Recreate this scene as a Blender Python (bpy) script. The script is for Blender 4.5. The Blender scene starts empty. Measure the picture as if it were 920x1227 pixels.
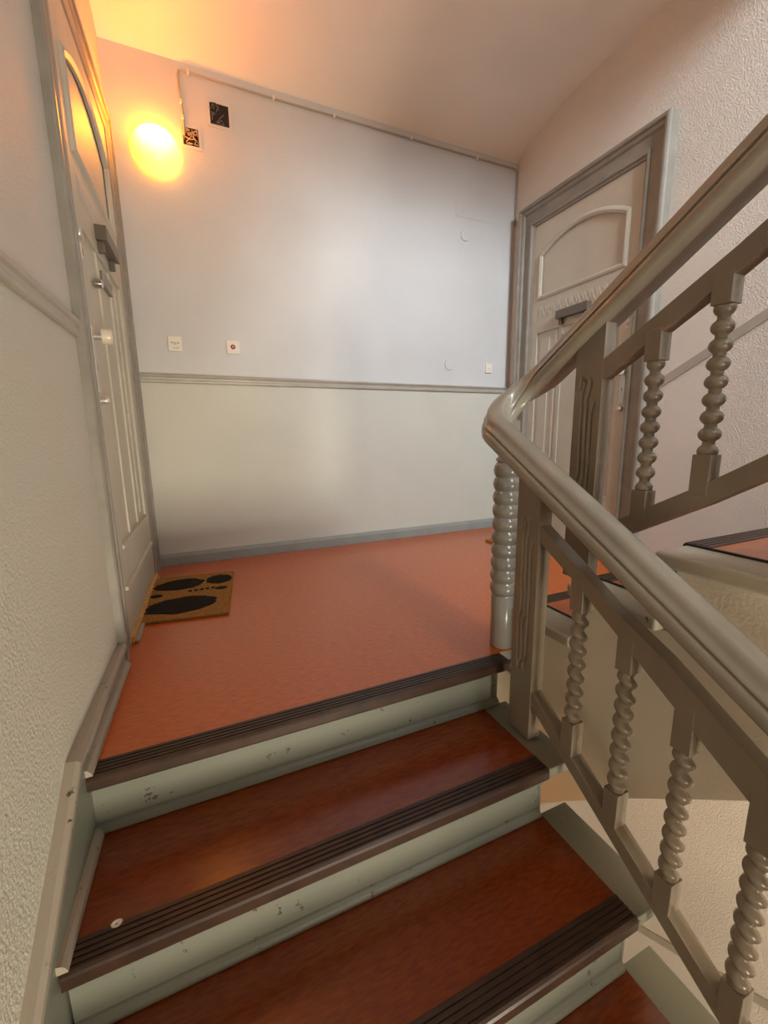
import bpy, bmesh, math, random
import numpy as np
from mathutils import Vector, Matrix
random.seed(7)
sc = bpy.context.scene
C = bpy.context.collection
PI = math.pi
R_ = math.radians

# ------------------------------------------------------------------ camera
D, XL, XR, SL = 2.981, -0.2746, 2.483, -0.0321       # back wall, left wall, right wall, slant of left wall
H = 0.8216
yaw, pitch, roll, fpx = 0.4155, -0.1822, -0.0129, 510.07
cam = bpy.data.cameras.new('camera'); camo = bpy.data.objects.new('camera', cam); C.objects.link(camo)
cam.sensor_fit = 'HORIZONTAL'; cam.sensor_width = 36.0; cam.lens = fpx / 920 * 36.0
cam.clip_start = 0.02
fw = Vector((math.sin(yaw) * math.cos(pitch), math.cos(yaw) * math.cos(pitch), math.sin(pitch)))
rt = Vector((math.cos(yaw), -math.sin(yaw), 0)); up = rt.cross(fw)
r2 = rt * math.cos(roll) + up * math.sin(roll); u2 = -rt * math.sin(roll) + up * math.cos(roll)
m = Matrix((r2, u2, -fw)).transposed().to_4x4(); m.translation = (0, 0, H)
camo.matrix_world = m
sc.camera = camo

# ------------------------------------------------------------------ light
w = bpy.data.worlds.new('world'); sc.world = w; w.use_nodes = True
w.node_tree.nodes['Background'].inputs[0].default_value = (0.75, 0.82, 0.92, 1)
w.node_tree.nodes['Background'].inputs[1].default_value = 0.6

def area(name, loc, direction, sx, sy, power, col, spread=170):
    l = bpy.data.lights.new(name, 'AREA'); l.shape = 'RECTANGLE'; l.size = sx; l.size_y = sy
    l.energy = power; l.color = col; l.spread = R_(spread)
    o = bpy.data.objects.new(name, l); C.objects.link(o); o.location = loc
    o.rotation_euler = Vector(direction).to_track_quat('-Z', 'Y').to_euler()
    return o
area('daylight_sky_patch', (1.15, -3.12, 3.76), (0, 1, -0.28), 0.6, 0.65, 21, (0.78, 0.93, 1.0), 150)
area('daylight_upper_window', (1.2, -3.13, 3.65), (0, 1, -0.2), 1.3, 1.8, 122, (0.92, 0.97, 1.0), 165)
area('fill_lower_window', (1.05, -3.12, -0.85), (0, 1, -0.15), 1.2, 0.95, 82, (1.0, 0.90, 0.70), 140)  # added warm fill at an unseen window, for risers and lower wall

vs = sc.view_settings
vs.view_transform = 'Standard'; vs.look = 'None'; vs.gamma = 1.0; vs.use_curve_mapping = False
vs.exposure = 1.12

# ------------------------------------------------------------------ materials
def mat(name, col, rough=0.5, var=0.0, vscale=8.0, bump=0.0, bscale=60.0, bdist=0.002, metal=0.0, spec=0.5, coat=0.0, col2=None, stretch=None, detail=4.0):
    M = bpy.data.materials.new(name); M.use_nodes = True; nt = M.node_tree; N = nt.nodes; L = nt.links
    b = N['Principled BSDF']; b.inputs['Base Color'].default_value = (*col, 1); b.inputs['Roughness'].default_value = rough
    b.inputs['Metallic'].default_value = metal; b.inputs['Specular IOR Level'].default_value = spec
    b.inputs['Coat Weight'].default_value = coat; b.inputs['Coat Roughness'].default_value = 0.22
    geo = N.new('ShaderNodeNewGeometry'); vec = geo.outputs['Position']
    if stretch:
        mp = N.new('ShaderNodeMapping'); mp.inputs['Scale'].default_value = stretch
        L.new(vec, mp.inputs['Vector']); vec = mp.outputs[0]
    M['_'] = 1
    if var or col2:
        n = N.new('ShaderNodeTexNoise'); n.inputs['Scale'].default_value = vscale; n.inputs['Detail'].default_value = detail
        L.new(vec, n.inputs['Vector'])
        r = N.new('ShaderNodeValToRGB')
        c2 = col2 or tuple(max(0, c * (1 - var)) for c in col)
        c1 = col if col2 else tuple(min(1, c * (1 + var)) for c in col)
        r.color_ramp.elements[0].position = 0.35; r.color_ramp.elements[1].position = 0.65
        r.color_ramp.elements[0].color = (*c2, 1); r.color_ramp.elements[1].color = (*c1, 1)
        L.new(n.outputs['Fac'], r.inputs[0]); L.new(r.outputs[0], b.inputs['Base Color'])
    if bump:
        n2 = N.new('ShaderNodeTexNoise'); n2.inputs['Scale'].default_value = bscale; n2.inputs['Detail'].default_value = 3
        L.new(vec, n2.inputs['Vector'])
        bp = N.new('ShaderNodeBump'); bp.inputs['Strength'].default_value = bump; bp.inputs['Distance'].default_value = bdist
        L.new(n2.outputs['Fac'], bp.inputs['Height']); L.new(bp.outputs[0], b.inputs['Normal'])
    return M

def plaster(name, upper, lower=None, zsplit=1.18, bump=0.35):
    M = mat(name, upper, 0.62, bump=bump, bscale=135.0, bdist=0.007)
    nt = M.node_tree; N = nt.nodes; L = nt.links; b = N['Principled BSDF']
    geo = N.new('ShaderNodeNewGeometry')
    n = N.new('ShaderNodeTexNoise'); n.inputs['Scale'].default_value = 1.3; n.inputs['Detail'].default_value = 5
    L.new(geo.outputs['Position'], n.inputs['Vector'])
    if lower:
        sx = N.new('ShaderNodeSeparateXYZ'); L.new(geo.outputs['Position'], sx.inputs[0])
        gt = N.new('ShaderNodeMath'); gt.operation = 'GREATER_THAN'; gt.inputs[1].default_value = zsplit
        L.new(sx.outputs['Z'], gt.inputs[0])
        mx = N.new('ShaderNodeMix'); mx.data_type = 'RGBA'
        mx.inputs[6].default_value = (*lower, 1); mx.inputs[7].default_value = (*upper, 1)
        L.new(gt.outputs[0], mx.inputs[0]); src = mx.outputs[2]
    else:
        rgb = N.new('ShaderNodeRGB'); rgb.outputs[0].default_value = (*upper, 1); src = rgb.outputs[0]
    m2 = N.new('ShaderNodeMix'); m2.data_type = 'RGBA'; m2.blend_type = 'MULTIPLY'
    rmp = N.new('ShaderNodeValToRGB'); rmp.color_ramp.elements[0].color = (0.9, 0.9, 0.89, 1); rmp.color_ramp.elements[1].color = (1, 1, 1, 1)
    rmp.color_ramp.elements[0].position = 0.3; rmp.color_ramp.elements[1].position = 0.6
    L.new(n.outputs['Fac'], rmp.inputs[0]); m2.inputs[0].default_value = 1.0
    L.new(src, m2.inputs[6]); L.new(rmp.outputs[0], m2.inputs[7]); L.new(m2.outputs[2], b.inputs['Base Color'])
    return M

def chipped(name, col, chip, rough=0.4, scale=28.0, thr=0.70, bump=0.15):
    M = mat(name, col, rough, bump=bump, bscale=40, bdist=0.001)
    nt = M.node_tree; N = nt.nodes; L = nt.links; b = N['Principled BSDF']
    geo = N.new('ShaderNodeNewGeometry')
    n = N.new('ShaderNodeTexNoise'); n.inputs['Scale'].default_value = scale; n.inputs['Detail'].default_value = 6; n.inputs['Roughness'].default_value = 0.7
    L.new(geo.outputs['Position'], n.inputs['Vector'])
    r = N.new('ShaderNodeValToRGB'); r.color_ramp.interpolation = 'CONSTANT'
    r.color_ramp.elements[0].color = (*col, 1); r.color_ramp.elements[1].color = (*chip, 1); r.color_ramp.elements[1].position = thr
    L.new(n.outputs['Fac'], r.inputs[0])
    n3 = N.new('ShaderNodeTexNoise'); n3.inputs['Scale'].default_value = 3.0; L.new(geo.outputs['Position'], n3.inputs['Vector'])
    rr = N.new('ShaderNodeValToRGB'); rr.color_ramp.elements[0].color = (0.85, 0.85, 0.85, 1); rr.color_ramp.elements[1].color = (1.1, 1.1, 1.1, 1)
    L.new(n3.outputs['Fac'], rr.inputs[0])
    mx = N.new('ShaderNodeMix'); mx.data_type = 'RGBA'; mx.blend_type = 'MULTIPLY'; mx.inputs[0].default_value = 1
    L.new(r.outputs[0], mx.inputs[6]); L.new(rr.outputs[0], mx.inputs[7]); L.new(mx.outputs[2], b.inputs['Base Color'])
    return M

def emis(name, col, s):
    M = bpy.data.materials.new(name); M.use_nodes = True; nt = M.node_tree
    b = nt.nodes['Principled BSDF']; b.inputs['Base Color'].default_value = (0.9, 0.85, 0.75, 1); b.inputs['Roughness'].default_value = 0.25
    b.inputs['Emission Color'].default_value = (*col, 1); b.inputs['Emission Strength'].default_value = s
    return M

MT = dict(
    wall_back=plaster('plaster_white_over_cream', (0.63, 0.635, 0.64), (0.595, 0.59, 0.525), 1.17, 0.25),
    wall_left=plaster('woodchip_white_over_cream', (0.62, 0.60, 0.56), (0.59, 0.575, 0.50), 1.17, 0.6),
    wall_right=plaster('woodchip_white', (0.74, 0.71, 0.66), None, 0, 0.65),
    ceiling=plaster('smooth_limewash', (0.92, 0.87, 0.79), None, 0, 0.05),
    side=plaster('stair_side_plaster', (0.90, 0.81, 0.68), None, 0, 0.2),
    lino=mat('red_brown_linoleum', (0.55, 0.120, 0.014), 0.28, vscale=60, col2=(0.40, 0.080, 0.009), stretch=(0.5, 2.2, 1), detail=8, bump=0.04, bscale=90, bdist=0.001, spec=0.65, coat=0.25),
    tlino=mat('shade_darkened_tread_linoleum', (0.20, 0.036, 0.003), 0.21, vscale=60, col2=(0.14, 0.020, 0.001), stretch=(0.5, 2.2, 1), detail=8, bump=0.04, bscale=90, bdist=0.001, spec=0.55, coat=0.0),  # same lino as the landing; shade on the flight put into its colour
    nosing=mat('dark_brown_rubber', (0.036, 0.017, 0.010), 0.36, var=0.25, vscale=20),
    linoedge=mat('lino_edge_black', (0.03, 0.018, 0.014), 0.5),
    riser=chipped('grey_green_riser_paint', (0.175, 0.18, 0.145), (0.05, 0.035, 0.025), 0.42, 30, 0.635),
    tread=chipped('grey_tread_paint', (0.22, 0.22, 0.18), (0.06, 0.05, 0.04), 0.5, 22, 0.66),
    border=chipped('worn_cream_grey_border', (0.42, 0.38, 0.30), (0.16, 0.11, 0.08), 0.5, 16, 0.66),
    rail=mat('brown_grey_gloss_paint', (0.215, 0.175, 0.13), 0.26, var=0.08, vscale=5, bump=0.06, bscale=25, bdist=0.001),
    handrail=mat('beige_grey_gloss_paint', (0.30, 0.27, 0.22), 0.24, var=0.08, vscale=5, bump=0.05, bscale=25, bdist=0.001),
    column=mat('grey_gloss_paint', (0.245, 0.225, 0.19), 0.24, var=0.06, vscale=5, coat=0.3),
    door=mat('taupe_door_paint', (0.51, 0.48, 0.40), 0.48, var=0.06, vscale=3, bump=0.06, bscale=30, bdist=0.001),
    casing=mat('grey_casing_paint', (0.27, 0.252, 0.215), 0.36, var=0.1, vscale=9, bump=0.2, bscale=70, bdist=0.0015),
    skirt=mat('grey_skirting_paint', (0.27, 0.285, 0.27), 0.4, var=0.08, vscale=6),
    string=chipped('worn_beige_string_paint', (0.34, 0.30, 0.24), (0.07, 0.05, 0.035), 0.45, 30, 0.64),
    dado=mat('beige_dado_paint', (0.42, 0.395, 0.34), 0.4, var=0.06, vscale=10),
    threshold=mat('oak_threshold', (0.55, 0.30, 0.09), 0.4, var=0.2, vscale=14, stretch=(6, 1, 6)),
    coir=mat('coir', (0.40, 0.20, 0.055), 0.95, vscale=160, col2=(0.22, 0.10, 0.03), bump=0.9, bscale=260, bdist=0.004, spec=0.1),
    coirblack=mat('black_coir_print', (0.022, 0.017, 0.014), 0.95, var=0.5, vscale=120, bump=0.9, bscale=260, bdist=0.004, spec=0.1),
    plastic=mat('white_plastic', (0.78, 0.75, 0.67), 0.35),
    plastic_dark=mat('grey_print', (0.15, 0.14, 0.13), 0.5),
    red=mat('red_push_button', (0.45, 0.015, 0.015), 0.25),
    cable=mat('painted_cable', (0.42, 0.37, 0.29), 0.5),
    ledge=mat('dark_brown_ledge_paint', (0.13, 0.105, 0.08), 0.35),
    dark=mat('dark_recess', (0.018, 0.012, 0.010), 0.8, var=0.4, vscale=60),
    brass=mat('brass_terminal', (0.55, 0.35, 0.15), 0.3, metal=0.9),
    chrome=mat('chrome', (0.6, 0.6, 0.6), 0.15, metal=1.0),
    steel=mat('pale_metal_plate', (0.55, 0.53, 0.48), 0.35, metal=0.5),
    porcelain=mat('ivory_knob', (0.75, 0.68, 0.55), 0.2),
    black=mat('black_hole', (0.012, 0.010, 0.009), 0.6),
    paper=mat('white_scrap', (0.8, 0.76, 0.66), 0.7),
    concrete=mat('grey_stone_floor', (0.3, 0.28, 0.25), 0.6, var=0.1, vscale=4),
    winpaint=mat('white_window_paint', (0.75, 0.74, 0.70), 0.35),
)
def glass_mat():
    M = bpy.data.materials.new('window_glass'); M.use_nodes = True; nt = M.node_tree; N = nt.nodes
    N.remove(N['Principled BSDF']); t = N.new('ShaderNodeBsdfTransparent'); g = N.new('ShaderNodeBsdfGlossy'); g.inputs['Roughness'].default_value = 0.03
    x = N.new('ShaderNodeMixShader'); x.inputs[0].default_value = 0.06
    nt.links.new(t.outputs[0], x.inputs[1]); nt.links.new(g.outputs[0], x.inputs[2]); nt.links.new(x.outputs[0], N['Material Output'].inputs[0])
    return M
MT['glass'] = glass_mat()

# ------------------------------------------------------------------ helpers
def nb(): return bmesh.new()
def wloc(o):
    v = Vector((0, 0, 0))
    while o: v += o.location; o = o.parent
    return v
def build(name, bm, mt, parent=None, smooth=False, at=None, auto=None):
    if at is None: at = wloc(parent) if parent else Vector((0, 0, 0))
    at = Vector(at)
    bmesh.ops.recalc_face_normals(bm, faces=bm.faces[:])
    if at.length: bmesh.ops.translate(bm, verts=bm.verts[:], vec=-at)
    me = bpy.data.meshes.new(name); bm.to_mesh(me); bm.free()
    if mt: me.materials.append(MT[mt] if isinstance(mt, str) else mt)
    if smooth:
        for p in me.polygons: p.use_smooth = True
    o = bpy.data.objects.new(name, me); C.objects.link(o)
    if parent: o.parent = parent; o.location = at - wloc(parent)
    else: o.location = at
    if auto:
        try: me.set_sharp_from_angle(angle=R_(auto))
        except Exception: pass
    return o
def tag(o, label, cat, group=None, kind=None):
    o['label'] = label; o['category'] = cat
    if group: o['group'] = group
    if kind: o['kind'] = kind
    return o
def empty(name, loc, label, cat, group=None, kind=None):
    o = bpy.data.objects.new(name, None); C.objects.link(o); o.location = loc; o.empty_display_size = 0.05
    return tag(o, label, cat, group, kind)
def box(bm, x0, x1, y0, y1, z0, z1, bev=0.0, fn=None, seg=2):
    vs_ = [bm.verts.new((x, y, z)) for z in (z0, z1) for y in (y0, y1) for x in (x0, x1)]
    fs = [(0, 2, 3, 1), (4, 5, 7, 6), (0, 1, 5, 4), (2, 6, 7, 3), (0, 4, 6, 2), (1, 3, 7, 5)]
    ff = [bm.faces.new([vs_[i] for i in f]) for f in fs]
    vv = vs_
    if bev:
        ed = list({e for f in ff for e in f.edges})
        r = bmesh.ops.bevel(bm, geom=ed, offset=bev, segments=seg, affect='EDGES', profile=0.5)
        vv = list({v for f in r['faces'] for v in f.verts} | {v for v in vs_ if v.is_valid})
    if fn:
        for v in vv: v.co = Vector(fn(*v.co))
    return bm
def prism(bm, pts, fn0, fn1):
    a = [bm.verts.new(fn0(*p)) for p in pts]; b = [bm.verts.new(fn1(*p)) for p in pts]
    n = len(pts)
    bm.faces.new(a); bm.faces.new(b[::-1])
    for i in range(n): bm.faces.new((a[i], a[(i + 1) % n], b[(i + 1) % n], b[i]))
    return bm
def extx(bm, yz, x0, x1): return prism(bm, yz, lambda y, z: (x0, y, z), lambda y, z: (x1, y, z))
def lathe(bm, prof, cx, cy, seg=24, cap=True):
    rows = []
    for r, z in prof: rows.append([bm.verts.new((cx + r * math.cos(2 * PI * i / seg), cy + r * math.sin(2 * PI * i / seg), z)) for i in range(seg)])
    for a, b in zip(rows, rows[1:]):
        for i in range(seg): bm.faces.new((a[i], a[(i + 1) % seg], b[(i + 1) % seg], b[i]))
    if cap: bm.faces.new(rows[0]); bm.faces.new(rows[-1])
    return bm
def tube(bm, pts, r, seg=8, cap=True):
    rows = []; pts = [Vector(p) for p in pts]
    for i, p in enumerate(pts):
        t = (pts[min(i + 1, len(pts) - 1)] - pts[max(i - 1, 0)]).normalized()
        a = t.orthogonal() if i == 0 else (pa - t * pa.dot(t))
        a.normalize(); pa = a; b = t.cross(a)
        rows.append([bm.verts.new(p + (a * math.cos(2 * PI * k / seg) + b * math.sin(2 * PI * k / seg)) * r) for k in range(seg)])
    for a, b in zip(rows, rows[1:]):
        for k in range(seg): bm.faces.new((a[k], a[(k + 1) % seg], b[(k + 1) % seg], b[k]))
    if cap: bm.faces.new(rows[0]); bm.faces.new(rows[-1])
    return bm
def sweep(bm, pts, prof, upv=(0, 0, 1), closed=True):
    """sweep a closed section (u sideways, v up) along a path, section kept plumb"""
    rows = []; pts = [Vector(p) for p in pts]; upv = Vector(upv)
    for i, p in enumerate(pts):
        t = (pts[min(i + 1, len(pts) - 1)] - pts[max(i - 1, 0)]).normalized()
        s = t.cross(upv).normalized(); n = s.cross(t).normalized()
        rows.append([bm.verts.new(p + s * u + n * v) for u, v in prof])
    k = len(prof)
    for a, b in zip(rows, rows[1:]):
        for i in range(k): bm.faces.new((a[i], a[(i + 1) % k], b[(i + 1) % k], b[i]))
    bm.faces.new(rows[0]); bm.faces.new(rows[-1][::-1])
    return bm
def WL(y): return XL + SL * (D - y)
ZD = 1.184

# ------------------------------------------------------------------ the shell
bm = nb(); box(bm, -0.8, 2.9, D, D + 0.2, -3.9, 5.5)
tag(build('wall_back', bm, 'wall_back'), 'white plastered back wall of the landing above a cream dado', 'wall', kind='structure')
bm = nb(); prism(bm, [(D + 0.1, -3.9), (-3.2, -3.9), (-3.2, 5.5), (D + 0.1, 5.5)], lambda y, z: (WL(y), y, z), lambda y, z: (WL(y) - 0.25, y, z))
tag(build('wall_left', bm, 'wall_left'), 'woodchip papered wall on the left beside the stairs', 'wall', kind='structure')
bm = nb(); box(bm, XR, XR + 0.25, -3.2, D + 0.2, -3.9, 5.5)
tag(build('wall_right', bm, 'wall_right'), 'woodchip papered wall on the right behind the rising flight', 'wall', kind='structure')
bm = nb()
W1 = (0.5, 2.0, 2.65, 4.65); W2 = (0.4, 1.7, -1.4, -0.3)  # second opening is unseen, set low so light reaches risers, not treads
ys = (-3.2, -3.0)
box(bm, -0.7, 0.4, *ys, -3.9, 5.5); box(bm, 2.0, 2.6, *ys, -3.9, 5.5)
box(bm, 0.4, 2.0, *ys, 4.65, 5.5); box(bm, 0.4, 2.0, *ys, -0.3, 2.65); box(bm, 0.4, 2.0, *ys, -3.9, -1.4)
box(bm, 0.4, 0.5, *ys, 2.65, 4.65); box(bm, 1.7, 2.0, *ys, -1.4, -0.3)
tag(build('wall_rear', bm, 'wall_right'), 'outer wall with the stairwell windows behind the viewer', 'wall', kind='structure')
for i, (a, b_, c, d_) in enumerate((W1, W2)):
    e = empty('window_%d' % (i + 1), ((a + b_) / 2, -3.05, c), 'tall white casement window at the upper half landing' if i == 0 else 'added unseen window at the lower half landing, set low for fill light', 'window', kind='structure')
    f = nb(); t = 0.05
    box(f, a, a + t, -3.09, -3.03, c, d_); box(f, b_ - t, b_, -3.09, -3.03, c, d_)
    box(f, a + t, b_ - t, -3.09, -3.03, c, c + t); box(f, a + t, b_ - t, -3.09, -3.03, d_ - t, d_)
    xm = (a + b_) / 2; box(f, xm - 0.025, xm + 0.025, -3.09, -3.03, c + t, d_ - t)
    zm = c + (d_ - c) * 0.66; box(f, a + t, b_ - t, -3.085, -3.035, zm - 0.02, zm + 0.02)
    build('window_frame', f, 'winpaint', e)
    for p0, p1 in ((a + t, xm - 0.025), (xm + 0.025, b_ - t)):
        for q0, q1 in ((c + t, zm - 0.02), (zm + 0.02, d_ - t)):
            g = nb(); box(g, p0, p1, -3.062, -3.058, q0, q1); build('pane', g, 'glass', e)

# ceiling: shallow vault over the landing, springing from back wall and front beam
prof = []
yc = 2.04; half = D + 0.03 - yc; zs = 2.822; rise = 0.212
for i in range(33):
    y = yc + half * math.cos(PI * i / 32); u = (y - yc) / half
    prof.append((y, zs + rise * (max(0, 1 - abs(u) ** 2.3)) ** 0.62))
prof += [(yc - half, 3.5), (D + 0.03, 3.5)]
bm = nb(); extx(bm, prof, -0.7, XR + 0.1)
tag(build('ceiling', bm, 'ceiling', smooth=True, auto=30), 'smooth shallow vaulted ceiling over the landing', 'ceiling', kind='structure')
bm = nb(); box(bm, -0.7, XR + 0.1, -3.2, D + 0.2, 5.4, 5.6)
tag(build('ceiling', bm, 'ceiling'), 'flat plaster ceiling high over the stairwell', 'ceiling', kind='structure')

# landing floor
bm = nb()
box(bm, -0.33, 0.99, 1.17, D, -0.004, 0.0); box(bm, 0.99, XR, 1.19, D, -0.004, 0.0)
floor = tag(build('floor', bm, 'lino'), 'red brown marbled linoleum floor of the landing', 'floor', kind='structure')
bm = nb(); box(bm, -0.33, 0.95, 1.19, D, -0.13, -0.0045); box(bm, 0.95, XR, 1.195, D, -0.045, -0.0045)
build('landing_boards', bm, 'tread', floor)
bm = nb(); box(bm, -0.34, XR, 1.33, D, -0.36, -0.046)
build('landing_slab', bm, 'side', floor)
bm = nb(); box(bm, -0.7, XR + 0.1, -3.2, D + 0.2, -3.85, -3.7)
tag(build('floor', bm, 'concrete'), 'stone floor at the foot of the stairwell', 'floor', kind='structure')
bm = nb(); box(bm, -0.5, XR, -3.1, -1.88, -2.06, -1.84)
tag(build('floor', bm, 'lino'), 'lower half landing behind the viewer', 'floor', kind='structure')
bm = nb(); box(bm, -0.5, XR, -3.1, -1.45, 1.62, 1.84)
tag(build('floor', bm, 'lino'), 'upper half landing behind the viewer', 'floor', kind='structure')

# ------------------------------------------------------------------ stairs
RH = 0.175
def nosing_prof(yn, z, s):       # s=+1: tread lies toward +y of its front edge
    p = [(0.004, -0.036), (0.0, -0.03), (0.0, -0.006), (0.003, -0.001), (0.008, 0.003)]
    y = 0.012
    for k in range(4):
        p += [(y, 0.003), (y + 0.001, 0.0005), (y + 0.004, 0.0005), (y + 0.005, 0.003)]; y += 0.0125
    p += [(0.064, 0.003), (0.066, 0.001), (0.066, -0.004), (0.012, -0.004), (0.012, -0.036)]
    return [(yn + s * a, z + b) for a, b in p]

def nosing_obj(yn, z, x0, x1, s, parent):
    bm = nb(); extx(bm, nosing_prof(yn, z, s), x0, x1); return build('nosing_strip', bm, 'nosing', parent)
def riser_obj(yn, z, x0, x1, s, parent):      # front face 3 cm behind the nosing, with foot moulding and end bead
    bm = nb(); Y = lambda a: yn + s * a
    extx(bm, [(Y(0.03), z - RH + 0.003), (Y(0.055), z - RH + 0.003), (Y(0.055), z - 0.036), (Y(0.03), z - 0.036)], x0, x1)
    r = build('riser', bm, 'riser', parent)
    bm = nb(); extx(bm, [(Y(0.013), z - RH + 0.003), (Y(0.03), z - RH + 0.003), (Y(0.03), z - RH + 0.024), (Y(0.025), z - RH + 0.022), (Y(0.018), z - RH + 0.016), (Y(0.014), z - RH + 0.008)], x0, x1)
    build('foot_moulding', bm, 'riser', r)
    return r

nosing_obj(1.12, 0, -0.312, 0.99, 1, floor); riser_obj(1.12, 0, -0.334, 0.958, 1, floor)
bm = nb(); box(bm, -0.318, 0.997, 1.127, 1.19, -0.036, -0.005); build('nosing_board', bm, 'tread', floor)

fl = empty('stair_flight', (0.35, 0, -0.7), 'descending stair flight with red treads coloured dark for shade and grey green risers in the foreground', 'staircase')
G = 0.30
for k in range(1, 11):
    yn = 1.12 - G * k; z = -RH * k; x0 = WL(yn + 0.15) + 0.026
    bm = nb(); box(bm, x0, 1.0, yn + 0.006, yn + G + 0.03, z - 0.036, z - 0.004, 0.003)
    t = build('tread', bm, 'tread', fl)
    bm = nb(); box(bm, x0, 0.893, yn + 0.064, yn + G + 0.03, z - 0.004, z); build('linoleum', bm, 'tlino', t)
    nosing_obj(yn, z, x0, 0.893, 1, t)
    r = riser_obj(yn, z, x0, 0.885, 1, fl)
    bm = nb(); lathe(bm, [(0.009, z - RH + 0.003), (0.009, z - 0.036)], 0.888, yn + 0.036, 10); build('end_bead', bm, 'riser', r, smooth=True, auto=40)
pts = []
for k in range(0, 11):
    yn = 1.12 - G * k; z = -RH * k
    pts += [(yn + 0.055, z - 0.036 if k else -0.04), (yn + 0.055, z - RH - 0.036)]
pts = pts[:-1] + [(-1.88, -2.06), (1.28, -0.42), (1.28, -0.04)]
bm = nb(); extx(bm, pts, -0.30, 0.87); build('plastered_underside', bm, 'side', fl)

# rising flight on the right
fu = empty('stair_flight', (1.75, 0.3, 0.0), 'rising stair flight on the right, seen past the balusters, with pale worn tread borders', 'staircase')
GU = 0.268; XS = 1.05; XLN = 1.175
NU = 10
for k in range(1, NU + 1):
    yn = 1.222 - GU * (k - 1); z = RH * k
    bm = nb(); box(bm, XS, XR - 0.002, yn - GU - 0.03, yn - 0.006, z - 0.044, z - 0.004, 0.009, seg=3)
    t = build('tread', bm, 'border', fu)
    bm = nb(); box(bm, XLN, XR - 0.004, yn - GU - 0.03, yn - 0.064, z - 0.004, z); build('linoleum', bm, 'lino', t)
    bm = nb(); box(bm, XLN - 0.006, XLN, yn - GU - 0.03, yn - 0.01, z - 0.004, z + 0.002); build('lino_edge', bm, 'linoedge', t)
    nosing_obj(yn, z, XLN, XR - 0.003, -1, t)
    bm = nb(); extx(bm, [(yn - 0.03, z - RH + 0.002), (yn - 0.055, z - RH + 0.002), (yn - 0.055, z - 0.044), (yn - 0.03, z - 0.044)], XS + 0.022, XR - 0.002); build('riser', bm, 'riser', fu)
pts = [(1.33, -0.131), (1.19, -0.131), (1.167, -0.12), (1.167, RH - 0.044)]
for k in range(1, NU + 1):
    yn = 1.222 - GU * k; z = RH * k
    pts += [(yn - 0.055, z - 0.044)]
    if k < NU: pts += [(yn - 0.055, z + RH - 0.044)]
yb = pts[-1][0]
low = [(0.30, 0.085), (0.428, -0.009), (0.555, -0.118), (0.714, -0.256), (0.881, -0.415), (1.05, -0.58), (1.33, -0.75)]
pts += [(yb, 0.085 + 0.66 * (0.30 - yb))] + low
bm = nb(); extx(bm, pts, XS + 0.035, XR - 0.002); build('plastered_underside', bm, 'side', fu)

# flight overhead on the left, from the upper half landing to the next floor
fo = empty('stair_flight', (0.35, 0, 2.6), 'next flight overhead, climbing above the viewer to the next floor', 'staircase')
pts = []
for k in range(0, 10):
    yn = 1.065 - 0.28 * k; z = 3.68 - RH * k
    pts += [(yn, z), (yn, z - RH)]
pts += [(-1.45, 1.62), (1.065, 3.2)]
bm = nb(); extx(bm, pts, -0.30, 0.93); build('stepped_slab', bm, 'string', fo)

# ------------------------------------------------------------------ skirting, dado rails, wall string
bm = nb(); extx(bm, [(D, 0.001), (D - 0.022, 0.001), (D - 0.022, 0.058), (D - 0.016, 0.066), (D - 0.008, 0.076), (D, 0.078)], XL, XR - 0.002)
tag(build('baseboard_back', bm, 'skirt'), 'grey painted skirting board along the back wall', 'baseboard', kind='structure')
dp = [(0, -0.045), (0.008, -0.045), (0.014, -0.040), (0.016, -0.030), (0.010, -0.024), (0.012, -0.014), (0.020, -0.008), (0.024, 0.0), (0.020, 0.006), (0, 0.008)]
bm = nb(); extx(bm, [(D - a, ZD + b) for a, b in dp], XL, XR - 0.002)
tag(build('trim_1', bm, 'dado'), 'beige moulded dado rail across the back wall', 'trim', kind='structure')
bm = nb(); q = [(a, ZD + b) for a, b in dp]
prism(bm, q, lambda a, z: (WL(1.72) + a, 1.72, z), lambda a, z: (WL(-3.0) + a, -3.0, z))
tag(build('trim_2', bm, 'dado'), 'grey beige moulded dado rail on the left wall', 'trim', kind='structure')
def strip(z_off, name, label):
    bm = nb(); f = lambda y: 1.106 + 0.545 * (1.682 - y) + z_off
    prism(bm, [(1.70, f(1.70)), (-1.0, f(-1.0)), (-1.0, f(-1.0) - 0.052), (1.70, f(1.70) - 0.052)], lambda y, z: (XR, y, z), lambda y, z: (XR - 0.008, y, z))
    return tag(build(name, bm, 'dado'), label, 'trim', kind='structure')
strip(0, 'trim_3', 'flat pale strip climbing the right wall behind the balusters')
strip(-3.70, 'trim_4', 'flat tan strip on the lower right wall, seen down the stairwell')

# wall string on the left: level along the landing, sloping down with the flight
st = empty('baseboard_left', (WL(1.1), 1.1, 0), 'worn beige wall string with moulded cap stepping down the left wall', 'baseboard', kind='structure')
top = lambda y: 0.068 if y > 1.10 else 0.068 - 0.60 * (1.10 - y)
def along(a0, a1, prof, name, mt):
    bm = nb()
    rows = []
    for y in (a0, a1):
        rows.append([bm.verts.new((WL(y) + d, y, top(y) + dz)) for d, dz in prof])
    n = len(prof)
    for i in range(n): bm.faces.new((rows[0][i], rows[0][(i + 1) % n], rows[1][(i + 1) % n], rows[1][i]))
    bm.faces.new(rows[0]); bm.faces.new(rows[1][::-1])
    return build(name, bm, mt, st)
cap = [(0, 0.008), (0.020, 0.006), (0.030, 0.0), (0.031, -0.012), (0.024, -0.020), (0.022, -0.030), (0, -0.030)]
brd = [(0, -0.029), (0.021, -0.029), (0.021, -0.0605), (0, -0.0605)]
along(1.72, 1.10, cap, 'cap_moulding', 'string'); along(1.72, 1.10, brd, 'string_board', 'string')
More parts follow.
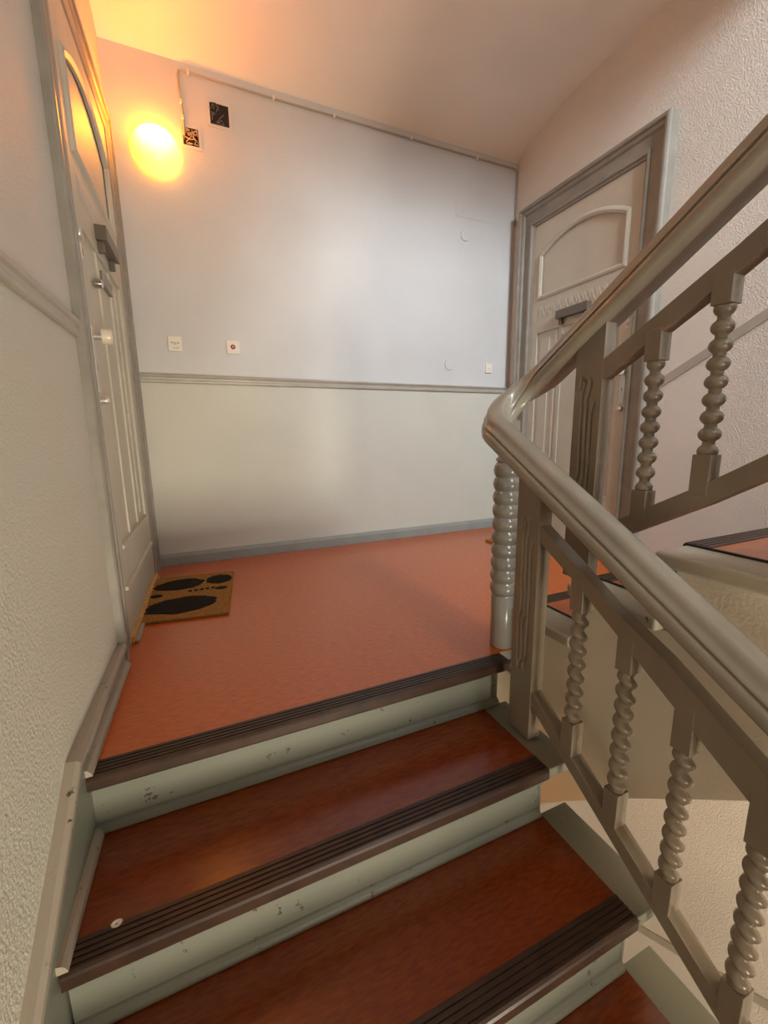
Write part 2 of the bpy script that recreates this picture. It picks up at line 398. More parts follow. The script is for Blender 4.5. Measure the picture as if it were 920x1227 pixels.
brd2 = [(0, -0.029), (0.021, -0.029), (0.026, -0.05), (0.026, -0.45), (0, -0.45)]
along(1.10, -1.9, cap, 'cap_moulding', 'string'); along(1.18, 1.10, brd2, 'string_board', 'riser'); along(1.10, -1.9, brd2, 'string_board', 'riser')
bm = nb()
qr = [(0.02, 0.001)] + [(0.021 + 0.020 * math.cos(a), 0.001 + 0.020 * math.sin(a)) for a in (0, R_(30), R_(60), R_(90))]
prism(bm, qr, lambda a, z: (WL(1.69) + a, 1.69, z), lambda a, z: (WL(1.125) + a, 1.125, z + 0.003)); build('quarter_round', bm, 'string', st)
for k in range(1, 5):
    yn = 1.12 - G * k; z = -RH * k
    bm = nb(); prism(bm, [(a + 0.004, b) for a, b in qr], lambda a, zz: (WL(yn + G) + a, yn + G + 0.02, z + zz), lambda a, zz: (WL(yn) + a, yn + 0.006, z + zz + 0.003)); build('quarter_round', bm, 'string', st)

# ------------------------------------------------------------------ doors
def make_door(idx, side):
    if side == 'left': F = lambda d, y, z: (WL(y) + d, y, z)
    else: F = lambda d, y, z: (XR - d, y, z)
    e = empty('door_%d' % idx, F(0, 2.31, 0), 'taupe panelled flat door in the left wall beside the lamp' if side == 'left' else 'taupe panelled flat door in the right wall, arched upper panel', 'door', kind='structure')
    Y0, Y1, YI0, YI1, ZT, ZI = 1.72, (2.935 if side == 'left' else 2.872), 1.873, (2.75 if side == 'left' else 2.728), 2.475, 2.315
    def b(bm, d0, d1, y0, y1, z0, z1, bev=0.002): return box(bm, d0, d1, y0, y1, z0, z1, bev, F)
    k_ = 0.45 if side == 'left' else 1.0
    cprof = [(0.0, 0.0), (0.0, 0.050), (0.004, 0.060), (0.012, 0.066), (0.022, 0.066), (0.028, 0.060), (0.029, 0.050), (0.036, 0.048), (0.046, 0.044), (0.052, 0.036), (0.053, 0.032), (0.112, 0.032), (0.114, 0.040), (0.124, 0.044), (0.134, 0.040), (0.137, 0.028), (0.148, 0.022), (0.150, 0.0)]
    wn, wf, wt = (YI0 - Y0) / 0.15, (Y1 - YI1) / 0.15, (ZT - ZI) / 0.15
    def piece(name, f0, f1):
        bm = nb(); prism(bm, cprof, lambda a, d: F(d * k_, *f0(a)), lambda a, d: F(d * k_, *f1(a))); return build(name, bm, 'casing', e)
    piece('casing_jamb', lambda a: (Y0 + a * wn, 0.0), lambda a: (Y0 + a * wn, ZT - a * wt))
    piece('casing_jamb', lambda a: (Y1 - a * wf, 0.0), lambda a: (Y1 - a * wf, ZT - a * wt))
    piece('casing_head', lambda a: (Y0 + a * wn, ZT - a * wt), lambda a: (Y1 - a * wf, ZT - a * wt))
    # leaf: panel field, then the frame of stiles and rails standing proud of it
    LP, LF = 0.003, 0.014
    leaf = nb(); b(leaf, 0, LP, YI0, YI1, 0.03, ZI); leaf = build('door_leaf', leaf, 'door', e)
    yc_ = (YI0 + YI1) / 2
    PA0, PA1, PZ0, PS, PT = 1.955, 2.665, 1.80, 2.10, 2.205          # arched panel
    arch = [(PA0 + (PA1 - PA0) * i / 16, PS + (PT - PS) * (1 - (2 * i / 16 - 1) ** 2)) for i in range(17)]
    def bb(name, y0, y1, z0, z1, d=LF, m_='door', p=leaf):
        bm = nb(); b(bm, 0, d, y0, y1, z0, z1, 0.002); return build(name, bm, m_, p)
    bb('stile', YI0, PA0, 0.03, ZI); bb('stile', PA1, YI1, 0.03, ZI)
    bm = nb(); prism(bm, arch + [(PA1, ZI), (PA0, ZI)], lambda y, z: F(0, y, z), lambda y, z: F(LF, y, z)); build('top_rail', bm, 'door', leaf)
    bb('lock_rail', PA0, PA1, 1.555, PZ0)
    bb('bottom_rail', PA0, PA1, 0.03, 0.38)
    # arched bolection moulding
    bm = nb(); path = [(PA0, PZ0), ] + arch + [(PA1, PZ0)]
    sec = [(-0.022, 0), (-0.020, 0.012), (-0.006, 0.020), (0.006, 0.016), (0.016, 0.006), (0.018, 0)]
    n = len(path)
    rows = []
    for i, (y, z) in enumerate(path):
        p_, q_ = Vector(path[(i - 1) % n]), Vector(path[(i + 1) % n]); c_ = Vector((y, z))
        d1 = (c_ - p_).normalized(); d2 = (q_ - c_).normalized(); n1 = Vector((-d1.y, d1.x)); n2 = Vector((-d2.y, d2.x)); nn = (n1 + n2); nn = nn / max(0.35, nn.dot(n1))
        rows.append([bm.verts.new(F(LP + h_ + 0.004, y + nn.x * u_, z + nn.y * u_)) for u_, h_ in sec])
    for i in range(n):
        a, c_ = rows[i], rows[(i + 1) % n]
        for k in range(len(sec) - 1): bm.faces.new((a[k], a[k + 1], c_[k + 1], c_[k]))
    build('arched_moulding', bm, 'door', leaf)
    # carved frieze under the arched panel: running scroll
    bm = nb(); ny, nz = 150, 14; g = []
    for i in range(ny + 1):
        row = []
        for j in range(nz + 1):
            y = PA0 + 0.01 + (PA1 - PA0 - 0.02) * i / ny; z = 1.655 + 0.085 * j / nz
            ph = (y - PA0) / 0.055 * 2 * PI; v = (z - 1.6975) / 0.0425
            hgt = 0.0035 * max(0, 1 - abs(v - 0.55 * math.sin(ph)) * 2.2) + 0.003 * max(0, 1 - abs(v + 0.6 * math.sin(ph + 0.8)) * 2.6)
            if j in (0, nz) or i in (0, ny): hgt = 0
            row.append(bm.verts.new(F(LF + 0.0005 + hgt, y, z)))
        g.append(row)
    for i in range(ny):
        for j in range(nz): bm.faces.new((g[i][j], g[i + 1][j], g[i + 1][j + 1], g[i][j + 1]))
    build('carved_frieze', bm, 'door', leaf, smooth=True)
    # lower panels: slim uprights between long narrow fields
    for y0, y1 in (((2.475, 2.495),) if side == 'right' else ()) + ((2.415, 2.445), (2.175, 2.205)):
        bb('muntin', y0, y1, 0.38, 1.555, 0.010 if y1 - y0 > 0.025 else 0.008)
    for y0, y1 in ((2.51, 2.665), (1.955, 2.11)):
        bm = nb(); b(bm, 0, 0.008, y0 + 0.03, y1 - 0.03, 0.43, 1.51, 0.004); build('fielded_panel', bm, 'door', leaf)
    for z0 in (0.385, 0.225):
        bm = nb(); b(bm, 0, LF + (0.012 if z0 < 0.3 else 0.006), PA0 - (0.05 if z0 < 0.3 else 0), PA1 + (0.05 if z0 < 0.3 else 0), z0 - 0.012, z0 + 0.006, 0.004); build('panel_moulding', bm, 'door', leaf)
    # projecting ledge over the middle panel
    sh = bb('ledge', 2.18, 2.45, 1.605, 1.66, 0.055, 'ledge')
    for y in (2.20, 2.41): bb('bracket', y, y + 0.025, 1.565, 1.605, 0.038, 'ledge', sh)
    bm = nb(); b(bm, 0, LF + 0.004, 2.215, 2.415, 1.45, 1.50, 0.002); lt = build('letter_slot', bm, 'rail', leaf); lt['label'] = 'painted letter slot'
    # furniture on the near stile
    def disc(name, y, z, r, d0, d1, m_, p=leaf):
        bm = nb(); rows = []
        for d, rr in ((d0, r), ((d0 + d1) / 2, r), (d1 - 0.15 * (d1 - d0), r * 0.93), (d1, r * 0.6)):
            rows.append([bm.verts.new(F(d, y + rr * math.cos(2 * PI * i / 20), z + rr * math.sin(2 * PI * i / 20))) for i in range(20)])
        for a, c_ in zip(rows, rows[1:]):
            for i in range(20): bm.faces.new((a[i], a[(i + 1) % 20], c_[(i + 1) % 20], c_[i]))
        bm.faces.new(rows[0]); bm.faces.new(rows[-1])
        return build(name, bm, m_, p, smooth=True, auto=40)
    pl = bb('door_plate', 1.885, 1.925, 0.985, 1.215, LF + 0.003, 'steel')
    kn = disc('door_knob_stem', 1.905, 1.18, 0.012, LF, LF + 0.045, 'steel'); disc('door_knob', 1.905, 1.18, 0.028, LF + 0.03, LF + 0.062, 'porcelain', pl)
    bb('keyhole', 1.902, 1.908, 1.06, 1.085, LF + 0.0035, 'black', pl)
    disc('thumb_turn', 1.90, 0.955, 0.014, LF, LF + 0.03, 'steel')
    rs = disc('lock_rose', 1.903, 1.515, 0.022, LF, LF + 0.008, 'steel')
    bb('key_plate', 1.892, 1.914, 1.43, 1.485, LF + 0.002, 'steel'); bb('keyhole', 1.900, 1.906, 1.445, 1.468, LF + 0.003, 'black')
    if side == 'left':
        disc('door_viewer', 2.05, 1.40, 0.018, LF, LF + 0.028, 'chrome')
        bm = nb(); b(bm, 0, 0.03, YI0, YI1, 0.001, 0.028, 0.003); o = build('threshold', bm, 'threshold', e); o['label'] = 'bare oak threshold'
        bm = nb(); b(bm, 0.03, 0.045, YI0, YI1, 0.001, 0.012, 0.002); build('threshold_strip', bm, 'string', e)
    else:
        bm = nb(); b(bm, 0, 0.03, YI0, YI1, 0.001, 0.028, 0.003); build('threshold', bm, 'casing', e)
    return e
make_door(1, 'left'); make_door(2, 'right')

# ------------------------------------------------------------------ balustrade
bal = empty('stair_balustrade', (1.0, 0.9, 0), 'brown grey painted balustrade with continuous handrail, twisted and beaded balusters', 'balustrade')
BX, UX = 0.945, 1.117
half_p = [(0.0405, -0.0405), (0.0445, -0.0395), (0.0475, -0.035), (0.0490, -0.027), (0.0490, -0.019), (0.0475, -0.011), (0.0440, -0.006), (0.0385, -0.004), (0.0385, -0.0015), (0.044, 0.001), (0.0435, 0.0045), (0.040, 0.008), (0.0365, 0.0125), (0.034, 0.018), (0.0325, 0.024), (0.0305, 0.030), (0.026, 0.0355), (0.018, 0.0395), (0.009, 0.041)]
hp = [(u_, v_) for u_, v_ in half_p] + [(0, 0.0415)] + [(-u_, v_) for u_, v_ in half_p[::-1]]
path = []
zl = lambda y: 0.688 + 0.605 * (y - 0.946)
zu = lambda y: 1.245 + 0.645 * (0.8 - y)
YA = 1.158; rr = (UX - BX) / 2; cx = (UX + BX) / 2
y = -1.7
while y < YA - 0.001: path.append((BX, y, zl(y))); y += 0.06 if y < 0.9 else 0.03
n = 18
for i in range(n + 1):
    a = PI - PI * i / n; t = i / n
    z0, z1 = zl(YA), zu(YA)
    s0, s1 = 0.605 * PI * rr, 0.645 * PI * rr                       # tangents, so the slope runs on smoothly
    h00 = 2 * t ** 3 - 3 * t ** 2 + 1; h10 = t ** 3 - 2 * t ** 2 + t; h01 = -2 * t ** 3 + 3 * t ** 2; h11 = t ** 3 - t ** 2
    path.append((cx + rr * math.cos(a), YA + rr * 1.05 * math.sin(a), h00 * z0 + h10 * s0 + h01 * z1 + h11 * s1))
y = YA - 0.03
while y > -1.4: path.append((UX, y, zu(y))); y -= 0.06 if y < 0.9 else 0.03
bm = nb(); sweep(bm, path, hp)
hr = build('handrail', bm, 'handrail', bal, smooth=True, auto=55); hr['label'] = 'moulded handrail turning back on itself at the landing'

# newel posts with incised plant carving on the face toward the lower flight
def newel(xf, xb, y0, y1, z0, slope_top, curves):
    nu, nv = 44, 190
    zt0, zt1 = slope_top(y0), slope_top(y1)
    us = np.linspace(0, 1, nu + 1); vs_ = np.linspace(0, 1, nv + 1)
    U, V = np.meshgrid(us, vs_, indexing='ij')
    Yg = y0 + (y1 - y0) * U; Zt = zt0 + (zt1 - zt0) * U; Zg = z0 + (Zt - z0) * V
    dep = np.zeros_like(U)
    for cv, wd, dp_ in curves:
        cv = np.array(cv, float); best = np.full(U.shape, 9.0)
        for (ya, za), (yb_, zb) in zip(cv[:-1], cv[1:]):
            ax, az = y0 + ya * (y1 - y0), za; bx_, bz_ = y0 + yb_ * (y1 - y0), zb
            dx, dz_ = bx_ - ax, bz_ - az; L2 = dx * dx + dz_ * dz_ + 1e-9
            t = np.clip(((Yg - ax) * dx + (Zg - az) * dz_) / L2, 0, 1)
            best = np.minimum(best, np.hypot(Yg - ax - t * dx, Zg - az - t * dz_))
        dep = np.maximum(dep, dp_ * np.exp(-(best / wd) ** 2))
    bm = nb(); g = [[bm.verts.new((xf + dep[i, j], Yg[i, j], Zg[i, j])) for j in range(nv + 1)] for i in range(nu + 1)]
    for i in range(nu):
        for j in range(nv): bm.faces.new((g[i][j], g[i + 1][j], g[i + 1][j + 1], g[i][j + 1]))
    b00 = bm.verts.new((xb, y0, z0)); b01 = bm.verts.new((xb, y0, zt0)); b10 = bm.verts.new((xb, y1, z0)); b11 = bm.verts.new((xb, y1, zt1))
    bm.faces.new([b00, b01] + [g[0][j] for j in range(nv, -1, -1)])
    bm.faces.new([b10] + [g[nu][j] for j in range(nv + 1)] + [b11])
    bm.faces.new([b00] + [g[i][0] for i in range(nu + 1)] + [b10])
    bm.faces.new([b01, b11] + [g[i][nv] for i in range(nu, -1, -1)])
    bm.faces.new([b00, b10, b11, b01])
    return build('newel_post', bm, 'rail', bal, smooth=True, auto=45)
def carve(z0, z1):
    Z = lambda t: z0 + (z1 - z0) * t
    w_, d_ = 0.0026, 0.0075
    return [([(0.30, Z(0.10)), (0.29, Z(0.30)), (0.28, Z(0.52)), (0.30, Z(0.78)), (0.22, Z(0.84))], w_, d_),
            ([(0.50, Z(0.06)), (0.52, Z(0.30)), (0.44, Z(0.36)), (0.47, Z(0.60)), (0.48, Z(0.86)), (0.36, Z(0.96)), (0.42, Z(0.99))], w_, d_),
            ([(0.70, Z(0.10)), (0.71, Z(0.34)), (0.62, Z(0.40)), (0.66, Z(0.60)), (0.67, Z(0.90)), (0.58, Z(0.97)), (0.74, Z(1.0)), (0.76, Z(0.93))], w_, d_),
            ([(0.36, Z(0.0)), (0.50, Z(0.06)), (0.64, Z(0.0)), (0.70, Z(0.05)), (0.70, Z(0.10))], w_, d_),
            ([(0.30, Z(0.10)), (0.40, Z(0.03)), (0.50, Z(0.10))], w_, d_)]
under_l = lambda y: zl(y) - 0.036
newel(0.921, 0.969, 0.945, 1.040, -0.172, under_l, carve(0.06, 0.56))
under_u = lambda y: zu(y) - 0.042
newel(1.096, 1.138, 0.912, 1.008, 0.352, under_u, carve(0.50, 0.98))

# turned corner column
prof = [(0.040, 0.0), (0.044, 0.004), (0.044, 0.208), (0.038, 0.214)]
z = 0.214; nr = 10; ph = 0.0497
for k in range(nr):
    for j in range(1, 9):
        a = PI * j / 8; prof.append((0.0425 + 0.0085 * math.sin(a) ** 0.85, z + ph * j / 8))
    z += ph
prof += [(0.037, z + 0.004), (0.044, z + 0.008), (0.044, z + 0.016), (0.037, z + 0.022), (0.037, z + 0.15)]
bm = nb(); lathe(bm, prof, 1.04, 1.235, 32)
co = build('turned_column', bm, 'column', bal, smooth=True, auto=50); co['label'] = 'round ringed column under the handrail bend'

# rails
def rail_line(pts_, x, wx, name='baluster_rail', mt='rail'):
    bm = nb(); a = []
    for y, zlo, zhi in pts_: a.append([bm.verts.new((x + sx * wx / 2, y, z)) for sx, z in ((-1, zlo), (1, zlo), (1, zhi), (-1, zhi))])
    for p_, q_ in zip(a, a[1:]):
        for i in range(4): bm.faces.new((p_[i], p_[(i + 1) % 4], q_[(i + 1) % 4], q_[i]))
    bm.faces.new(a[0]); bm.faces.new(a[-1][::-1])
    return build(name, bm, mt, bal)
def lin(pts_):
    def f(y):
        for (ya, za), (yb_, zb) in zip(pts_, pts_[1:]):
            if yb_ <= y <= ya or ya <= y <= yb_: return za + (zb - za) * (y - ya) / (yb_ - ya)
        (ya, za), (yb_, zb) = pts_[-2:]
        return za + (zb - za) * (y - ya) / (yb_ - ya)
    return f
LT = [(0.945, 0.497, 0.545), (0.80, 0.410, 0.456), (0.69, 0.335, 0.385), (0.545, 0.235, 0.312), (0.345, 0.098, 0.182), (-1.6, 0.098 - 1.945 * 0.60, 0.182 - 1.945 * 0.60)]
LB = [(0.945, -0.048, -0.002), (0.345, -0.434, -0.386), (-1.6, -0.434 - 1.945 * 0.60, -0.386 - 1.945 * 0.60)]
def mid(L, h_): return [(y, z - h_ / 2, z + h_ / 2) for y, z in L]
UT = mid([(0.915, 0.995), (0.60, 1.180), (-1.3, 1.180 + 1.9 * 0.653)], 0.055)
UB = mid([(0.915, 0.490), (0.60, 0.673), (-1.3, 0.673 + 1.9 * 0.653)], 0.055)
rail_line(LT, BX, 0.041); rail_line(LB, BX, 0.041); rail_line(UT, UX, 0.040); rail_line(UB, UX, 0.040)
c_of = lambda L: [(y, (a + b_) / 2) for y, a, b_ in L]

def twist(x, y, z0, z1, parent, turns=8.0):
    bm = nb(); seg, nz = 24, 140; L_ = z1 - z0; rows = []
    for j in range(nz + 1):
        t = j / nz; z = z0 + L_ * t
        edge = min(1, min(t, 1 - t) / 0.06)
        ph_ = 2 * PI * turns * t; row = []
        for i in range(seg):
            a = 2 * PI * i / seg
            c_ = 0.5 + 0.5 * math.cos(a + ph_)
            r = 0.0118 + 0.0122 * edge * c_ ** 0.75 + (1 - edge) * 0.007
            row.append(bm.verts.new((x + r * math.cos(a), y + r * math.sin(a), z)))
        rows.append(row)
    for a, b_ in zip(rows, rows[1:]):
        for i in range(seg): bm.faces.new((a[i], a[(i + 1) % seg], b_[(i + 1) % seg], b_[i]))
    return bm
def beads(x, y, z0, z1, nb_=9):
    bm = nb(); h_ = (z1 - z0) / (nb_ - 0.6); prof = [(0.017, z0 - 0.002), (0.0175, z0)]
    n = 150; L_ = z1 - z0
    for i in range(1, n):
        zz = L_ * i / n
        u = (zz / h_ + 0.30) % 1.0; k = int(zz / h_ + 0.30)
        end = 0.92 if k in (0, nb_ - 1) else 1.0
        e = 1 - ((u - 0.5) / 0.465) ** 2
        prof.append((max(0.0128 + 0.002 * (abs(u - 0.5) - 0.38), 0.0235 * end * math.sqrt(e) if e > 0 else 0), z0 + zz))
    prof += [(0.0175, z1), (0.017, z1 + 0.002)]
    return lathe(bm, prof, x, y, 22)
def blocks(x, y, za, zb, ztop, slope):
    """square block with a chamfered foot between turned part and rail"""
    bm = nb(); hw = 0.021
    box(bm, x - hw, x + hw, y - hw, y + hw, za, zb, 0.0015)
    return bm
fT, fB, gT, gB = lin(c_of(LT)), lin(c_of(LB)), lin(c_of(UT)), lin(c_of(UB))
ly = [0.798, 0.646, 0.497, 0.343]; lz0 = [-0.008, -0.110, -0.220, -0.319]; lz1 = [0.333, 0.2335, 0.1225, 0.024]
while ly[-1] > -1.4: ly.append(ly[-1] - 0.15); lz0.append(lz0[-1] - 0.09); lz1.append(lz1[-1] - 0.09)
for y, a, b_ in zip(ly, lz0, lz1):
    o = build('baluster', twist(BX, y, a, b_, bal), 'rail', bal, smooth=True); o['label'] = 'rope twisted baluster of the lower flight'
    bm = blocks(BX, y, b_ - 0.001, fT(y) - 0.005, 0, 0); build('block', bm, 'rail', o, at=wloc(o))
    bm = blocks(BX, y, fB(y) + 0.005, a + 0.001, 0, 0); build('block', bm, 'rail', o, at=wloc(o))
uy = [0.770, 0.622]; uz0 = [0.660, 0.762]; uz1 = [0.998, 1.096]
while uy[-1] > -1.1: uy.append(uy[-1] - 0.148); uz0.append(uz0[-1] + 0.0967); uz1.append(uz1[-1] + 0.0967)
for y, a, b_ in zip(uy, uz0, uz1):
    o = build('baluster', beads(UX, y, a, b_), 'rail', bal, smooth=True, auto=48); o['label'] = 'beaded baluster of the rising flight'
    bm = blocks(UX, y, b_ - 0.001, gT(y) - 0.005, 0, 0); build('block', bm, 'rail', o, at=wloc(o))
    bm = blocks(UX, y, gB(y) + 0.005, a + 0.001, 0, 0); build('block', bm, 'rail', o, at=wloc(o))

# ------------------------------------------------------------------ lamp and electrics on the back wall
def glow_mat(bulb):
    """opal glass lit from inside: hotter next to the bulb"""
    M = emis('lit_opal_glass', (1.0, 0.50, 0.05), 12.0); nt = M.node_tree; N = nt.nodes; L = nt.links; b = N['Principled BSDF']
    g = N.new('ShaderNodeTexCoord'); d = N.new('ShaderNodeVectorMath'); d.operation = 'DISTANCE'; d.inputs[1].default_value = bulb
    L.new(g.outputs['Object'], d.inputs[0])
    r = N.new('ShaderNodeValToRGB'); e_ = r.color_ramp.elements
    e_[0].position = 0.06; e_[0].color = (1.0, 0.235, 0.012, 1); e_[1].position = 0.155; e_[1].color = (1.0, 0.32, 0.006, 1)
    L.new(d.outputs['Value'], r.inputs[0]); L.new(r.outputs[0], b.inputs['Emission Color'])
    mr = N.new('ShaderNodeMapRange'); mr.interpolation_type = 'SMOOTHERSTEP'; mr.inputs[1].default_value = 0.045; mr.inputs[2].default_value = 0.15; mr.inputs[3].default_value = 37.0; mr.inputs[4].default_value = 2.8
    L.new(d.outputs['Value'], mr.inputs[0]); L.new(mr.outputs[0], b.inputs['Emission Strength'])
    return M
GLOW = glow_mat((0.0, -0.075, 0.05))
def make_lamp(LX, LZ, label):
    lamp = empty('wall_lamp', (LX, D, LZ), label, 'lamp', 'stairwell wall lamps')
    def ydome(prof, n=40):
        bm = nb(); rows = []
        for r, d in prof: rows.append([bm.verts.new((LX + r * math.cos(2 * PI * i / n), D - d, LZ + r * math.sin(2 * PI * i / n))) for i in range(n)])
        for a, b_ in zip(rows, rows[1:]):
            for i in range(n): bm.faces.new((a[i], a[(i + 1) % n], b_[(i + 1) % n], b_[i]))
        bm.faces.new(rows[-1]); bm.faces.new(rows[0])
        return bm
    build('back_plate', ydome([(0.105, 0.001), (0.105, 0.02), (0.10, 0.022)]), 'plastic', lamp)
    dome = [(0.10, 0.018), (0.128, 0.020), (0.131, 0.026), (0.128, 0.034), (0.119, 0.038)] + [(0.119 * math.cos(a), 0.038 + 0.085 * math.sin(a)) for a in [R_(q) for q in (8, 18, 28, 38, 48, 58, 68, 78, 85)]]
    sh = build('glass_shade', ydome(dome), GLOW, lamp, smooth=True); sh['label'] = 'lit opal glass dome'
make_lamp(-0.045, 2.375, 'glowing round opal glass wall lamp near the ceiling')
make_lamp(-0.045, -1.325, 'glowing wall lamp on the landing one floor below')

def wall_box(x0, x1, z0, z1, label, wires, seed):
    rnd = random.Random(seed)
    e = empty('junction_box', ((x0 + x1) / 2, D, z0), label, 'junction box', 'open junction boxes by the lamp')
    f = nb(); t = 0.016
    for a in ((x0 - t, x0, z0 - t, z1 + t), (x1, x1 + t, z0 - t, z1 + t), (x0, x1, z0 - t, z0), (x0, x1, z1, z1 + t)): box(f, a[0], a[1], D - 0.006, D, a[2], a[3], 0.001)
    build('plaster_rim', f, 'wall_back', e)
    f = nb(); box(f, x0, x1, D - 0.002, D, z0, z1); build('recess', f, 'dark', e)
    for k in range(wires):
        p0 = Vector((rnd.uniform(x0 + 0.01, x1 - 0.01), D - 0.008, rnd.uniform(z0 + 0.01, z1 - 0.01)))
        pts_ = [p0]
        for j in range(6):
            q = pts_[-1] + Vector((rnd.uniform(-0.03, 0.03), rnd.uniform(-0.004, 0.004), rnd.uniform(-0.03, 0.03)))
            q.x = min(max(q.x, x0 + 0.006), x1 - 0.006); q.z = min(max(q.z, z0 + 0.006), z1 - 0.006); q.y = min(max(q.y, D - 0.014), D - 0.005); pts_.append(q)
        f = nb(); tube(f, pts_, 0.0026, 6); build('wire', f, rnd.choice(['cable', 'dark', 'brass', 'cable']) if wires > 6 else rnd.choice(['dark', 'dark', 'plastic_dark', 'brass']), e)
    return e
wall_box(0.252, 0.355, 2.595, 2.703, 'uncovered square junction box with a dark recess, right of the lamp', 6, 3)
wall_box(0.098, 0.180, 2.455, 2.545, 'uncovered square junction box full of loose wires touching the lamp', 9, 5)

cb = empty('surface_cable', (0.10, D, 2.5), 'painted surface cable running up from the lamp and along the ceiling edge', 'cable')
bm = nb(); ZC = 2.815
tube(bm, [(0.105, D - 0.010, 2.50), (0.108, D - 0.010, 2.60), (0.100, D - 0.010, 2.72), (0.098, D - 0.010, 2.79), (0.104, D - 0.011, 2.812), (0.13, D - 0.011, ZC), (0.7, D - 0.010, ZC - 0.004), (1.6, D - 0.010, ZC + 0.0), (XR - 0.03, D - 0.010, ZC + 0.004), (XR - 0.012, D - 0.010, ZC - 0.01), (XR - 0.010, D - 0.010, ZC - 0.10), (XR - 0.010, D - 0.010, 2.42)], 0.0055, 8)
build('cable_run', bm, 'cable', cb, smooth=True)
for (x, z) in ((0.102, 2.66), (0.104, 2.585), (0.15, ZC), (0.62, ZC - 0.003), (1.0, ZC - 0.002), (1.55, ZC), (2.1, ZC)):
    bm = nb(); box(bm, x - 0.006, x + 0.006, D - 0.021, D, z - 0.010, z + 0.010, 0.002); build('clip', bm, 'plastic', cb)

def plate(name, x0, x1, z0, z1, label, cat, d=0.011):
    e = empty(name, ((x0 + x1) / 2, D, z0), label, cat)
    bm = nb(); box(bm, x0, x1, D - d, D, z0, z1, 0.004); build('cover_plate', bm, 'plastic', e)
    return e
e = plate('socket_plate', -0.085, -0.008, 1.325, 1.413, 'cream wall plate with two small pins above a label, above the dado rail', 'switch')
for x in (-0.063, -0.030):
    bm = nb(); box(bm, x - 0.004, x + 0.004, D - 0.0125, D - 0.010, 1.370, 1.376); build('contact', bm, 'plastic_dark', e)
bm = nb(); box(bm, -0.054, -0.040, D - 0.0125, D - 0.010, 1.362, 1.378, 0.001); build('contact', bm, 'steel', e)
bm = nb(); box(bm, -0.065, -0.018, D - 0.014, D - 0.010, 1.334, 1.352, 0.001); build('name_tag', bm, 'paper', e)
for x in (-0.058, -0.050, -0.042, -0.034):
    bm = nb(); box(bm, x, x + 0.005, D - 0.0143, D - 0.0135, 1.341, 1.345); build('print_mark', bm, 'plastic_dark', e)
e = plate('light_switch', 0.244, 0.324, 1.330, 1.410, 'square white light switch with a round red push button', 'switch')
bm = nb(); box(bm, 0.254, 0.314, D - 0.015, D - 0.010, 1.340, 1.400, 0.003); build('inner_frame', bm, 'plastic', e)
def ydisc(bm, x, z, r, d0, d1, n=24, dome_=0.85):
    rows = [[bm.verts.new((x + q * math.cos(2 * PI * i / n), D - d, z + q * math.sin(2 * PI * i / n))) for i in range(n)] for q, d in ((r, d0), (r, (d0 + d1) / 2), (r * dome_, d1))]
    for a, b_ in zip(rows, rows[1:]):
        for i in range(n): bm.faces.new((a[i], a[(i + 1) % n], b_[(i + 1) % n], b_[i]))
    bm.faces.new(rows[0]); bm.faces.new(rows[-1]); return bm
bm = nb(); o = build('push_button', ydisc(bm, 0.284, 1.370, 0.0145, 0.012, 0.021), 'red', e, smooth=True, auto=40); o['label'] = 'round red button'
bm = nb(); build('button_lens', ydisc(bm, 0.284, 1.370, 0.006, 0.020, 0.0225), 'dado', o)
e = plate('bell_push', 2.233, 2.300, 1.297, 1.372, 'small cream bell push on the back wall near the right door', 'switch')
bm = nb(); box(bm, 2.240, 2.293, D - 0.014, D - 0.010, 1.322, 1.366, 0.002); build('inner_frame', bm, 'plastic', e)
bm = nb(); build('push_button', ydisc(bm, 2.2665, 1.345, 0.013, 0.012, 0.018), 'paper', e, smooth=True, auto=40)
bm = nb(); box(bm, 2.243, 2.290, D - 0.013, D - 0.010, 1.303, 1.317, 0.001); build('name_tag', bm, 'paper', e)
for x, z, lab in ((2.013, 2.285, 'round painted-over blank cover high on the back wall'), (1.889, 1.345, 'round painted-over blank cover just above the dado rail')):
    bm = nb(); tag(build('blank_cover', ydisc(bm, x, z, 0.041, 0.0, 0.007, 32, 0.96), 'wall_back', smooth=True, auto=40, at=(x, D, z)), lab, 'wall cover', 'round blank covers on the back wall')
bm = nb(); box(bm, 1.93, 2.245, D - 0.003, D, 2.405, 2.56, 0.001)
tag(build('painted_over_hatch', bm, 'wall_back', at=(2.09, D, 2.41)), 'flat rectangular painted-over panel on the back wall under the cable', 'wall cover')

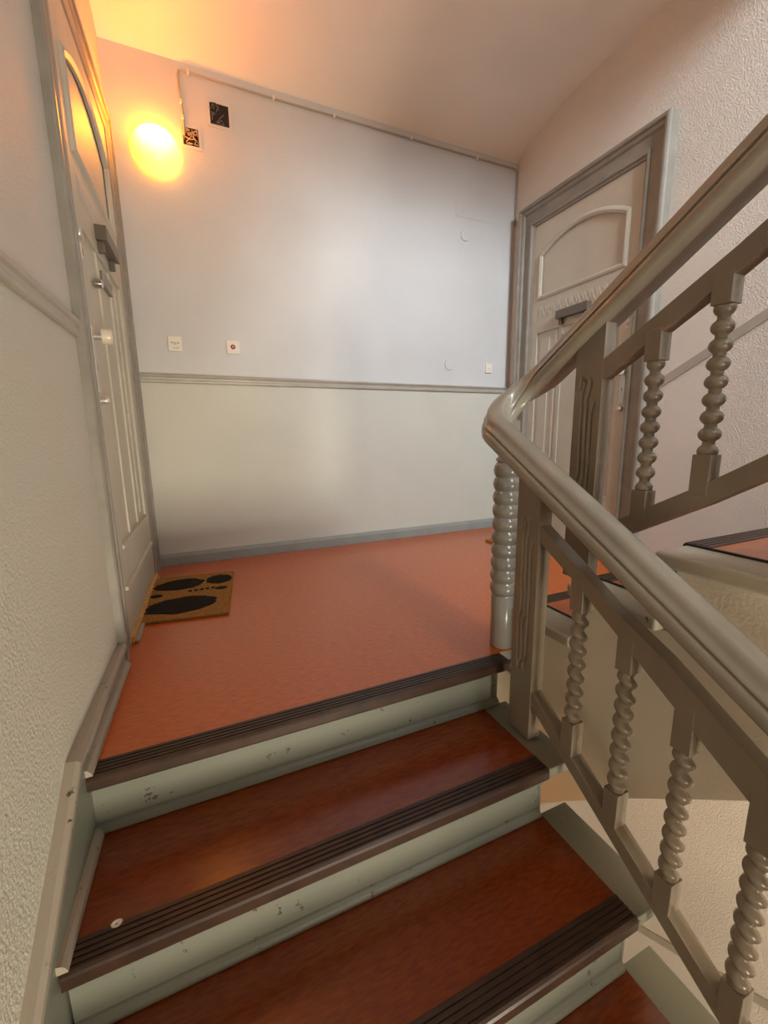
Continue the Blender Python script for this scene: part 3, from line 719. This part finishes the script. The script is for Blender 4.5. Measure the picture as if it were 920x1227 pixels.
# ------------------------------------------------------------------ doormats and a scrap on the stair
def mat_thing(name, cx_, cy_, wx, wy, rz, label, prints):
    e = empty(name, (cx_, cy_, 0.0), label, 'doormat', 'doormats at the flat doors'); e.rotation_euler.z = rz
    bm = nb(); box(bm, -wx / 2, wx / 2, -wy / 2, wy / 2, 0.001, 0.015, 0.004); o = build('coir_pad', bm, 'coir', e, at=(0, 0, 0)); o.location = (0, 0, 0)
    for shape in prints:
        bm = nb(); bt = [bm.verts.new((x, y, 0.0148)) for x, y in shape]; tp = [bm.verts.new((x * 1.0, y * 1.0, 0.0178)) for x, y in shape]
        k = len(shape); bm.faces.new(bt); bm.faces.new(tp)
        for i in range(k): bm.faces.new((bt[i], bt[(i + 1) % k], tp[(i + 1) % k], tp[i]))
        o = build('printed_motif', bm, 'coirblack', e, at=(0, 0, 0)); o.location = (0, 0, 0)
    return e
def blob(cx_, cy_, ax, ay, rot, n=30, rough=0.05, seed=1, tuft=True):
    rnd = random.Random(seed); out = []
    for i in range(n):
        a = 2 * PI * i / n; k = 1 + rnd.uniform(-rough, rough)
        if tuft and math.cos(a) < -0.75: k *= 1 + (0.10 if i % 2 else -0.02)
        x, y = ax * k * math.cos(a), ay * k * math.sin(a)
        out.append((cx_ + x * math.cos(rot) - y * math.sin(rot), cy_ + x * math.sin(rot) + y * math.cos(rot)))
    return out
mat_thing('doormat', -0.082, 2.345, 0.415, 0.64, R_(-7), 'coir doormat with black oval motifs in front of the left door',
          [blob(-0.01, -0.16, 0.155, 0.105, R_(6), seed=1), blob(-0.065, 0.155, 0.12, 0.088, R_(10), seed=2), blob(0.135, 0.185, 0.066, 0.075, R_(5), seed=3),
           blob(0.155, 0.03, 0.03, 0.022, 0, 14, seed=4), blob(-0.155, -0.0, 0.028, 0.022, 0, 14, seed=6)] +
          [blob(0.0 + 0.028 * k, 0.03 + 0.004 * k, 0.010, 0.012, 0, 8, seed=10 + k, tuft=False) for k in range(5)])
mat_thing('doormat', 2.20, 2.36, 0.42, 0.46, R_(2), 'plain coir doormat behind the newel, in front of the right door', [])
bm = nb(); n = 14
rows = [[bm.verts.new((-0.229 + q * 0.011 * math.cos(2 * PI * i / n), 0.884 + q * 0.009 * math.sin(2 * PI * i / n), -RH + zz)) for i in range(n)] for q, zz in ((1, 0.0005), (1.05, 0.002), (0.8, 0.004), (0.3, 0.003))]
for a, b_ in zip(rows, rows[1:]):
    for i in range(n): bm.faces.new((a[i], a[(i + 1) % n], b_[(i + 1) % n], b_[i]))
bm.faces.new(rows[0]); bm.faces.new(rows[-1])
tag(build('paper_scrap', bm, 'paper', at=(-0.229, 0.884, -RH)), 'small round white scrap lying on the second tread', 'scrap')
